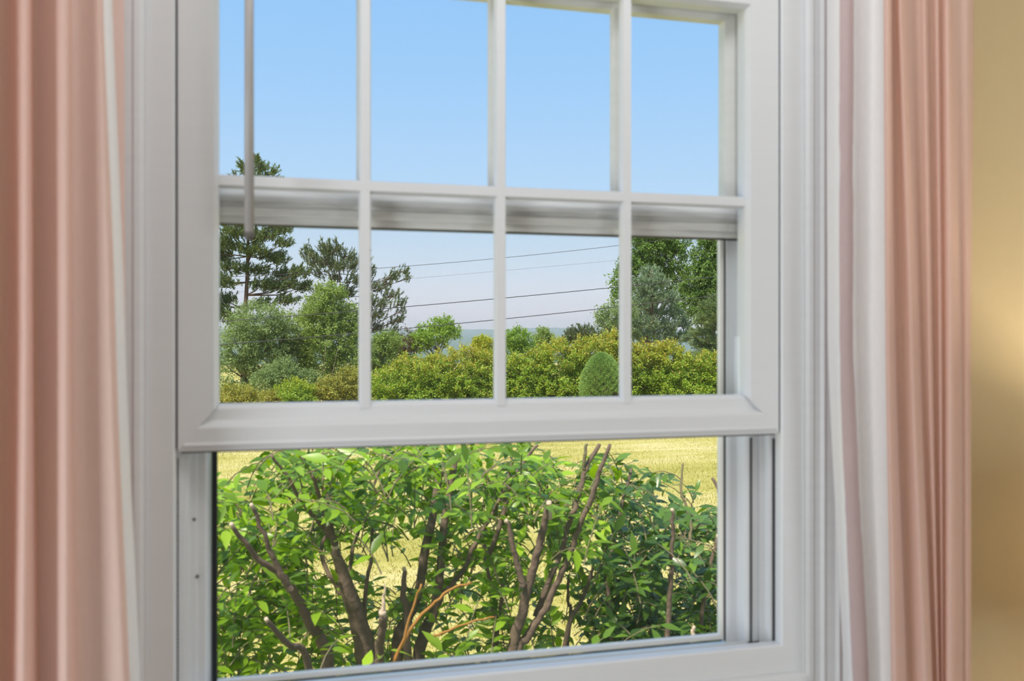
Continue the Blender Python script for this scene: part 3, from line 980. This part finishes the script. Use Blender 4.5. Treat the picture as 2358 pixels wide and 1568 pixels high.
# things behind the hedge
broadleaf('small_tree', 'young tree with thin airy top rising behind the hedge', 'tree', [(1000, 775, 40, 26), (1020, 752, 26, 18), (975, 785, 34, 20), (1042, 765, 16, 16)], 32.0, (1010, 860), 'leaf_light', 420, 14, 5.0, 9, None, trunk_r=.04, upness=.8, shell=.3, n_branch=60)
broadleaf('brown_shrub', 'brownish thin shrub below the pine branches', 'bush', [(935, 795, 40, 26), (910, 815, 30, 22)], 32.5, (930, 880), 'leaf_ruddy', 330, 16, 4.2, 9, None, trunk_r=.03, upness=.6, shell=.2, n_branch=60)
broadleaf('yellow_shrub', 'bright yellow shrub peeping over the hedge', 'bush', [(1118, 800, 22, 18), (1105, 795, 14, 12)], 31.0, (1115, 880), 'leaf_yellow', 240, 16, 4.6, 8, None, trunk_r=.03, upness=.8)
broadleaf('pale_tree', 'pale green tree right of the middle muntin, near the hills', 'tree', [(1195, 785, 26, 24), (1170, 800, 30, 26), (1215, 805, 20, 18)], 32.0, (1190, 880), 'leaf_light', 380, 18, 4.6, 8, None, trunk_r=.04, upness=.7)
broadleaf('far_tree', 'small dark green tree against the hills', 'tree', [(1250, 778, 16, 18), (1256, 795, 22, 14)], 34.0, (1252, 880), 'leaf_mid', 220, 18, 4.0, 8, None, trunk_r=.04, upness=.8)
pine('bushy_pine', 'rounded bushy pine behind the hedge', [(1340, 850), (1340, 800), (1340, 760)], [(1340, 762, 28, 14), (1318, 772, 24, 14), (1364, 772, 26, 12), (1340, 785, 40, 16), (1305, 785, 16, 12), (1378, 788, 18, 12)], 32.0, 'needle_pine2', 60, 6.0, trunk_r=.05, candle=.9, dens=22, nw=.015)
broadleaf('small_tree', 'small greyish tree beside the maple', 'tree', [(1400, 735, 26, 28), (1420, 765, 40, 26), (1385, 728, 12, 16), (1440, 720, 26, 26)], 34.0, (1410, 860), 'leaf_soft', 420, 16, 4.4, 9, None, trunk_r=.04, upness=.6, shell=.3, n_branch=50)
# maple
broadleaf('maple_tree', 'tall maple filling the top of the right pane', 'tree',
          [(1500, 570, 46, 40), (1446, 612, 20, 24), (1428, 652, 22, 22), (1440, 690, 32, 20), (1480, 620, 36, 34), (1540, 600, 40, 40), (1550, 550, 40, 34), (1530, 650, 40, 30), (1490, 530, 40, 34), (1445, 725, 30, 20)],
          40.0, (1500, 850), 'leaf_maple', 1500, 18, 5.6, 11, 'maples on the right', trunk_r=.14, upness=.3, shell=.35, n_branch=80, trunk_to=(1500, 540), droop=.3)
broadleaf('maple_tree', 'second maple, darker, cut by the right stile', 'tree',
          [(1630, 590, 32, 40), (1640, 640, 44, 50), (1605, 650, 34, 34), (1640, 700, 46, 36), (1680, 570, 40, 44), (1690, 680, 40, 60), (1650, 545, 40, 36), (1590, 700, 34, 34), (1700, 540, 50, 44)],
          38.5, (1650, 850), 'leaf_maple', 2000, 20, 5.6, 11, 'maples on the right', trunk_r=.14, upness=.3, shell=.3, n_branch=60, trunk_to=(1655, 540), droop=.3)
pads = [(1500, 630, 24, 16), (1480, 655, 28, 16), (1520, 650, 26, 16), (1500, 680, 40, 18), (1470, 700, 26, 14), (1540, 690, 30, 16), (1500, 715, 44, 18), (1550, 720, 26, 14), (1480, 745, 40, 16), (1530, 750, 40, 18), (1575, 745, 24, 16),
        (1460, 770, 30, 14), (1500, 775, 44, 16), (1550, 778, 40, 16), (1440, 760, 20, 14), (1585, 775, 22, 14)]
pine('blue_pine', 'blue-green pine in front of the maples', [(1508, 850), (1506, 770), (1502, 700), (1500, 620)], pads, 35.0, 'needle_blue', 46, 7.0, trunk_r=.09, candle=.5, dens=24, nw=.017)
pads = [(1650, 690, 18, 12), (1635, 705, 26, 12), (1660, 720, 34, 12), (1620, 735, 30, 12), (1650, 750, 44, 14), (1610, 765, 24, 10), (1650, 780, 50, 14), (1615, 795, 26, 10), (1660, 805, 50, 16), (1690, 740, 40, 20), (1700, 790, 40, 24), (1625, 820, 40, 16), (1670, 840, 50, 18)]
pine('layered_pine', 'grey-green layered pine at the right edge above the hedge', [(1668, 870), (1666, 780), (1664, 680)], pads, 32.5, 'needle_dark', 50, 7.5, trunk_r=.08, candle=.25, side=1.0, dens=24, nw=.017)

# the hedge: three rounded shrubs
HG = 'rounded hedge shrubs along the lawn'
HK = dict(trunk_r=.05, upness=.30, shell=.55, tips='leaf_hedge_tip', aspect=.6, n_branch=30, depth=.8, spray=.9)
broadleaf('hedge_shrub', 'golden green hedge shrub left of the middle muntin', 'hedge', [(910, 900, 62, 52), (975, 885, 70, 60), (1045, 875, 72, 68), (1115, 880, 60, 64), (1000, 925, 130, 50), (1150, 890, 44, 60)], 27.4, (1020, 940), 'leaf_hedge',
          2000, 46, 5.0, 12, HG, **HK)
broadleaf('hedge_shrub', 'golden green hedge shrub behind the clipped conifer', 'hedge', [(1215, 875, 56, 62), (1290, 858, 66, 70), (1370, 852, 66, 74), (1420, 846, 46, 72), (1200, 900, 60, 54), (1320, 915, 130, 60)], 27.2, (1310, 940), 'leaf_hedge',
          2000, 46, 5.0, 12, HG, **HK)
broadleaf('hedge_shrub', 'golden green hedge shrub in the lower right pane', 'hedge', [(1480, 862, 50, 70), (1545, 860, 56, 68), (1605, 876, 50, 62), (1650, 890, 44, 64), (1560, 915, 110, 60), (1690, 895, 50, 60)], 27.2, (1560, 940), 'leaf_hedge',
          2000, 46, 5.0, 12, HG, **HK)

# clipped dwarf conifer
def dwarf_conifer():
    Y = 25.0
    px, top, bot, hw = 1386, 813, 925, 48
    base = at(px, bot, Y); m_ = mpp(px, Y)
    base[2] = GZ
    root = thing('dwarf_conifer', 'rounded cone shaped dwarf conifer in front of the hedge', 'conifer', tuple(base))
    H = at(px, top, Y)[2] - GZ
    n = 26000
    h = RNG.random(n) ** .85
    ang = RNG.uniform(0, 2 * math.pi, n)
    prof = np.interp(h, [0, .12, .35, .6, .8, .93, 1], [.86, .97, 1.0, .89, .68, .42, .10])
    lump = 1 + .06 * np.sin(9 * ang + 14 * h) * np.sin(23 * h + 3 * ang) + .06 * np.sin(17 * ang - 19 * h) * np.sin(31 * h) + RNG.normal(0, .03, n)
    r = hw * m_ * prof * lump
    P = np.stack([base[0] + r * np.cos(ang), base[1] + r * np.sin(ang), GZ + h * H], 1)
    O = unit(np.stack([np.cos(ang), np.sin(ang), np.full(n, .7)], 1))
    D = unit(O + RNG.normal(0, .35, (n, 3)))
    V, F = needle_soup(P - O * .03, D, RNG.uniform(.05, .10, n), .011)
    # a bare brown patch low on one side
    patch = ((np.cos(ang - (-.75)) > .75) & (h < .27) & (h > .02)) & (RNG.random(n) < .8)
    trimesh('needles', V, F, None, root, 'stuff', [M['leaf_conifer'], M['leaf_brown']], patch.astype(int))
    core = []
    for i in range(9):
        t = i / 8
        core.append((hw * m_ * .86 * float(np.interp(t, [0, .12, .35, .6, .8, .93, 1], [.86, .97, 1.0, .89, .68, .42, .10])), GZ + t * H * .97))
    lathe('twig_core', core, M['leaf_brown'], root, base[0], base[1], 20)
    tube('trunk', [base, base + np.array((0, 0, .3))], [.05, .04], M['bark_dec'], root, 7)
dwarf_conifer()

# ------------------------------------------------------------------ overhead cables
for lab, a, b, Ya, Yb, r in [('thinnest overhead cable, topmost across the open sky', (860, 618.5), (1437, 563.7), 29.6, 28.6, .008),
                             ('overhead cable crossing in front of the maples, second from the top', (562, 671.6), (1661, 576), 29.4, 28.2, .003),
                             ('thick overhead cable, third from the top', (695, 726), (1660, 636), 29.4, 28.2, .0128),
                             ('thick overhead cable, lowest, just above the hills', (725, 775.5), (1650, 680.5), 29.4, 28.2, .0128)]:
    p, q = at(*a, Ya), at(*b, Yb)
    d = q - p
    pts = []
    for t in np.linspace(-1.1, 1.6, 28):
        pt = p + d * t
        pt = pt + np.array((0, 0, .22 * (t * (t - 1)) * 1.0))
        pts.append(pt)
    o = tube('power_line', pts, [r] * 28, M['cable'], None, 6)
    o['label'] = lab; o['category'] = 'cable'; o['group'] = 'overhead cables'

# ------------------------------------------------------------------ shrub by the window
def big_leaf(seed):
    r = np.random.default_rng(seed)
    curl, fold = r.uniform(.05, .28), r.uniform(.10, .30)
    V = [(0, 0, 0)]
    rowsp = [(.20, .27), (.44, .40), (.72, .25)]
    for t, w in rowsp:
        z = -curl * t * t
        V += [(-w * .5, t, z + fold * w * .5), (0, t, z), (w * .5, t, z + fold * w * .5)]
    V.append((0, 1, -curl))
    F = [(0, 2, 1), (0, 3, 2), (1, 2, 5, 4), (2, 3, 6, 5), (4, 5, 8, 7), (5, 6, 9, 8), (7, 8, 10), (8, 9, 10)]
    return np.array(V), F
LEAVES = []
for s in range(7):
    V, F = big_leaf(s)
    LEAVES.append((V, F))
LEAF_ME = {}
for key in ('leaf_shrub', 'leaf_shrub_b'):
    for i, (V, F) in enumerate(LEAVES):
        me = bpy.data.meshes.new('leaf')
        me.from_pydata([tuple(v) for v in V], [], F)
        me.polygons.foreach_set('use_smooth', np.ones(len(me.polygons), dtype=bool))
        me.materials.append(M[key])
        LEAF_ME[key, i] = me

def shrub(label, base_px, Yb, stems, xr, top, n_twig, Yr, gaps, leafmat, bias, extra=0.5):
    b = at(base_px, HORIZ, Yb)
    b[2] = GZ
    root = thing('leafy_shrub', label, 'shrub', tuple(b), 'leafy shrubs right outside the window')
    for st in stems:
        Y0, Y1 = st['Y']
        P = st['p']
        n = len(P)
        pts = [at(x, y, Y0 + (Y1 - Y0) * i / max(1, n - 1)) for i, (x, y) in enumerate(P)]   # listed from the tip down
        rad = [w * .5 * mpp(P[i][0], pts[i][1]) for i, w in enumerate(st['w'])]
        if st.get('root', True):
            g = np.array((b[0] * .6 + pts[-1][0] * .4, b[1] * .7 + pts[-1][1] * .3, GZ - .03))
            pts.append((pts[-1] * .5 + g * .5) + RNG.normal(0, .02, 3)); rad.append(rad[-1] * 1.12)
            pts.append(g); rad.append(rad[-2] * 1.25)
        pp, rr = smooth_path(pts, rad, 5)
        pp = [p + RNG.normal(0, .002, 3) for p in pp]
        o = tube('stem', pp, rr, M[st.get('m', 'bark_shrub')], root, 9)
        if st.get('cut'):
            d = unit(pp[0] - pp[1])
            c = tube('cut_end', [pp[0] - d * st.get('cutlen', .004), pp[0] + d * .008], [rr[0] * 1.05, rr[0] * .95], M['bark_cut'], o, 9)
    # twigs with paired leaves
    twigs, big, small = [], [], []
    made = 0
    while made < n_twig:
        px = RNG.uniform(*xr)
        py = RNG.uniform(1000, 1700)
        yt = np.interp(px, [t[0] for t in top], [t[1] for t in top])
        if py < yt + 8 + RNG.exponential(12):
            continue
        if RNG.random() > bias(px, py):
            continue
        if any(((px - gx_) / ga) ** 2 + ((py - gy_) / gb) ** 2 < 1 and RNG.random() < .88 for gx_, gy_, ga, gb in gaps):
            continue
        made += 1
        Y = Yr[0] + (Yr[1] - Yr[0]) * (RNG.random() ** .55)
        e = at(px, py, Y)
        out = unit(np.array((RNG.normal(0, .8), RNG.normal(-.15, .6), RNG.uniform(.1, 1.0))))
        Lt = RNG.uniform(.07, .15)
        a = e - out * Lt
        mid = a * .5 + e * .5 + np.array((0, 0, .008))
        twigs.append(tube_vf([a - out * .03 - np.array((0, 0, .02)), a, mid, e], [.0024, .0021, .0018, .0012], 4, False))
        sidev = unit(np.cross(out, (0, 0, 1.0)) + RNG.normal(0, .15, 3))
        for t, sg in [(1.0, 0), (.75, 1), (.72, -1), (.42, 1), (.40, -1), (.12, 1), (.10, -1)]:
            if RNG.random() < .12:
                continue
            q = a + out * Lt * t
            d = unit(out * (.55 if sg else 1.0) + sidev * sg * .9 + np.array((0, 0, RNG.uniform(-.65, .10))) + RNG.normal(0, .18, 3))
            up_ = unit(np.array((0, 0, 1.0)) + out * .15 + np.array((0, -.22, 0)) + RNG.normal(0, .30, 3))
            L_ = RNG.uniform(.042, .084) * (1.1 if sg == 0 else 1)
            big.append((Y, q, d, up_, L_))
    big.sort(key=lambda r: r[0])
    Vt, Ft = join(twigs)
    pmesh('twigs', Vt, Ft, M['bark_grey'], root, smooth=True, kind='stuff')
    rv, rf, off = [], [], 0
    # near leaves first: those inside the view are single objects
    order = sorted(range(len(big)), key=lambda i: (0 if 1000 < 0 else 0, big[i][0]))
    seen = 0
    for i in order:
        Y, q, d, up_, L_ = big[i]
        x_ = unit(np.cross(d, up_)); z_ = np.cross(x_, d)
        k = int(RNG.integers(0, len(LEAVES)))
        zpix = HORIZ - (q[2] - EYE) / ((q[1] - CAM_Y) / (FPX * math.cos(YAW)))
        if seen < 295 and zpix < 1570:
            o = bpy.data.objects.new('leaf', LEAF_ME[leafmat, k])
            COL.objects.link(o)
            o.parent = root
            lq = q - b
            R = Matrix(((x_[0], d[0], z_[0], 0), (x_[1], d[1], z_[1], 0), (x_[2], d[2], z_[2], 0), (0, 0, 0, 1)))
            o.matrix_basis = Matrix.Translation(Vector(lq)) @ R @ Matrix.Scale(float(L_), 4)
            seen += 1
        else:
            V, F = LEAVES[k]
            W_ = q + (V[:, :1] * x_ + V[:, 1:2] * d + V[:, 2:] * z_) * L_
            rv.append(W_)
            for f in F:
                rf.append(tuple(j + off for j in f))
            off += len(V)
    pmesh('leaves', np.concatenate(rv), rf, M[leafmat], root, smooth=True, kind='stuff')
    return root

S = lambda p, w, Y=(1.6, 1.6), **k: dict(p=p, w=w, Y=Y, **k)
TOP = [(440, 1090), (500, 1085), (560, 1080), (600, 1050), (640, 1020), (760, 1000), (1200, 990), (1260, 1025), (1400, 1020), (1460, 1045), (1540, 1085), (1600, 1110), (1660, 1150), (1740, 1190)]
left_stems = [
    S([(770, 1262), (795, 1340), (830, 1450), (850, 1568)], [16, 34, 44, 58], (1.5, 1.55), cut=True),
    S([(625, 1050), (654, 1083), (697, 1159), (745, 1215), (772, 1250)], [6, 8, 10, 13, 16], (1.45, 1.5), root=False),
    S([(721, 1090), (735, 1140), (755, 1214), (772, 1262)], [9, 10, 12, 14], (1.4, 1.5), root=False, cut=True),
    S([(753, 1149), (765, 1215), (778, 1280)], [7, 9, 12], (1.5, 1.5), root=False, cut=True),
    S([(532, 1210), (589, 1279), (647, 1326), (676, 1362), (712, 1435), (759, 1545)], [10, 13, 17, 21, 24, 28], (1.2, 1.4), cut=True),
    S([(581, 1165), (614, 1246), (647, 1322), (672, 1360)], [9, 11, 15, 18], (1.2, 1.25), root=False, cut=True),
    S([(614, 1429), (661, 1482), (712, 1550)], [10, 15, 18], (1.15, 1.3), cut=True),
    S([(886, 1345), (884, 1380), (882, 1415)], [2, 7, 12], (1.2, 1.2), root=False, m='bark_cut'),
    S([(882, 1415), (878, 1470), (872, 1545)], [18, 19, 22], (1.2, 1.3), cut=True),
    S([(860, 1188), (857, 1254), (842, 1362), (838, 1430)], [6, 8, 10, 12], (1.6, 1.55), root=False, cut=True),
    S([(690, 1010), (700, 1060), (770, 1180), (740, 1270), (790, 1390)], [5, 6, 8, 10, 12], (1.9, 1.6), root=False),
    S([(540, 1380), (590, 1350), (600, 1340)], [4, 5, 6], (1.7, 1.7), root=False, m='bark_grey'),
    S([(900, 1010), (880, 1070), (830, 1200), (800, 1330)], [5, 6, 8, 10], (1.9, 1.7), root=False),
    S([(535, 1145), (560, 1190)], [6, 9], (1.6, 1.6), m='bark_grey', root=False)]
mid_stems = [
    S([(1012, 1085), (994, 1199), (976, 1290), (965, 1355), (944, 1417), (915, 1520)], [16, 20, 22, 22, 24, 28], (1.7, 1.6)),
    S([(1047, 1060), (1023, 1217), (1013, 1326), (1000, 1400), (962, 1540)], [14, 18, 20, 24, 30], (1.7, 1.6)),
    S([(933, 1310), (929, 1362), (940, 1435), (940, 1530)], [9, 14, 18, 20], (1.5, 1.5), cut=True),
    S([(1180, 1040), (1165, 1120), (1096, 1250), (1067, 1312), (1020, 1370), (987, 1440)], [6, 8, 10, 12, 14, 18], (1.8, 1.6), root=False),
    S([(969, 1344), (945, 1420), (907, 1530)], [5, 6, 7], (1.2, 1.2), m='bark_orange', root=False),
    S([(1090, 1342), (1040, 1355), (1005, 1385), (951, 1440), (905, 1530)], [5, 6, 7, 8, 9], (1.3, 1.3), m='bark_orange', root=False),
    S([(1140, 1420), (1060, 1440), (1000, 1465)], [4, 5, 6], (1.3, 1.3), m='bark_orange', root=False),
    S([(1265, 1160), (1252, 1206), (1245, 1246), (1227, 1315), (1212, 1370), (1198, 1427), (1178, 1520)], [12, 17, 18, 20, 22, 24, 26], (1.3, 1.4), cut=True, cutlen=.05),
    S([(1169, 1201), (1180, 1254), (1194, 1315), (1205, 1352)], [10, 13, 15, 16], (1.35, 1.35), root=False, cut=True),
    S([(1404, 1022), (1379, 1091), (1361, 1152), (1335, 1210), (1314, 1275), (1285, 1337), (1256, 1398), (1219, 1464), (1190, 1530)], [8, 11, 13, 13, 14, 15, 17, 20, 22], (1.3, 1.4)),
    S([(1380, 1020), (1350, 1080), (1328, 1156), (1310, 1205), (1292, 1275), (1263, 1340), (1235, 1420)], [8, 12, 12, 13, 13, 14, 16], (1.5, 1.4), root=False),
    S([(1350, 1022), (1345, 1052), (1346, 1082)], [7, 8, 9], (1.48, 1.48), root=False, m='bark_grey'),
    S([(1114, 1254), (1125, 1330), (1138, 1410), (1143, 1440), (1140, 1530)], [7, 9, 11, 16, 18], (1.5, 1.5)),
    S([(1158, 1344), (1150, 1410), (1143, 1435)], [8, 10, 12], (1.5, 1.5), root=False),
    S([(1237, 1025), (1198, 1076), (1168, 1130), (1161, 1181), (1120, 1290)], [6, 8, 10, 11, 12], (1.7, 1.65), root=False),
    S([(1368, 1304), (1350, 1355), (1335, 1390), (1300, 1480)], [7, 9, 10, 12], (1.7, 1.6)),
    S([(1309, 1330), (1308, 1390), (1312, 1440)], [6, 7, 8], (1.7, 1.7))]
right_stems = [
    S([(1549, 1174), (1547, 1254), (1545, 1326), (1538, 1453), (1530, 1540)], [8, 10, 12, 13, 15], (1.25, 1.3), cut=True),
    S([(1651, 1235), (1636, 1308), (1618, 1398), (1611, 1470), (1600, 1540)], [7, 9, 10, 12, 14], (1.4, 1.4), cut=True),
    S([(1572, 1065), (1570, 1130), (1590, 1200), (1588, 1260)], [4, 6, 8, 9], (1.7, 1.6), root=False, m='bark_grey'),
    S([(1455, 1080), (1430, 1170), (1410, 1260), (1400, 1380)], [6, 8, 9, 11], (1.8, 1.7)),
    S([(1640, 1100), (1660, 1150), (1665, 1230), (1655, 1400)], [6, 8, 10, 12], (1.9, 1.8)),
    S([(1597, 1442), (1594, 1465), (1592, 1500)], [8, 10, 11], (1.0, 1.0), m='bark_cut', root=False)]
GAPS = [(840, 1255, 46, 60), (905, 1300, 60, 70), (960, 1200, 30, 40), (1010, 1440, 40, 50), (1310, 1440, 44, 60), (1290, 1290, 30, 40), (575, 1120, 40, 40), (640, 1150, 30, 24), (1230, 1240, 26, 60), (1090, 1120, 30, 30),
        (1240, 1480, 24, 44), (870, 1400, 30, 50), (1390, 1190, 30, 24), (1600, 1210, 30, 40), (740, 1300, 22, 30), (950, 1480, 30, 30), (1080, 1450, 24, 40)]
def bias_l(x, y):
    return 1.0 if y < 1240 else (.62 if x > 780 else .85)
def bias_m(x, y):
    return 1.0 if y < 1230 else .55
def bias_r(x, y):
    return 1.0
shrub('leafy shrub with one thick trunk and cut stubs, below the left panes', 800, 1.6, left_stems, (350, 960), TOP, 720, (1.15, 2.3), GAPS, 'leaf_shrub', bias_l)
shrub('leafy shrub with a fan of slim brown stems and a pale broken stub', 1120, 1.6, mid_stems, (930, 1420), TOP, 540, (1.2, 2.3), GAPS, 'leaf_shrub', bias_m)
shrub('dense leafy shrub with two thin upright stubs, beside the right jamb', 1560, 1.6, right_stems, (1380, 1800), TOP, 760, (1.15, 2.3), GAPS, 'leaf_shrub_b', bias_r)

# ------------------------------------------------------------------ grass blades on the near lawn
n = 110000
yy = RNG.uniform(4.5, 26, n)
xx = RNG.uniform(-.16, .78, n) * (yy + 1.3) + RNG.normal(0, .1, n)
P = np.stack([xx, yy, GZ + 0.03 * np.sin(xx * .7) * np.sin(yy * .5)], 1)
D = unit(np.stack([RNG.normal(0, .45, n), RNG.normal(0, .45, n), np.ones(n)], 1))
V, F = needle_soup(P, D, RNG.uniform(.02, .055, n), .0045)
o = trimesh('grass', V, F, M['blade'], None, 'stuff')
o['label'] = 'short dry yellow-green lawn grass'
o['category'] = 'grass'
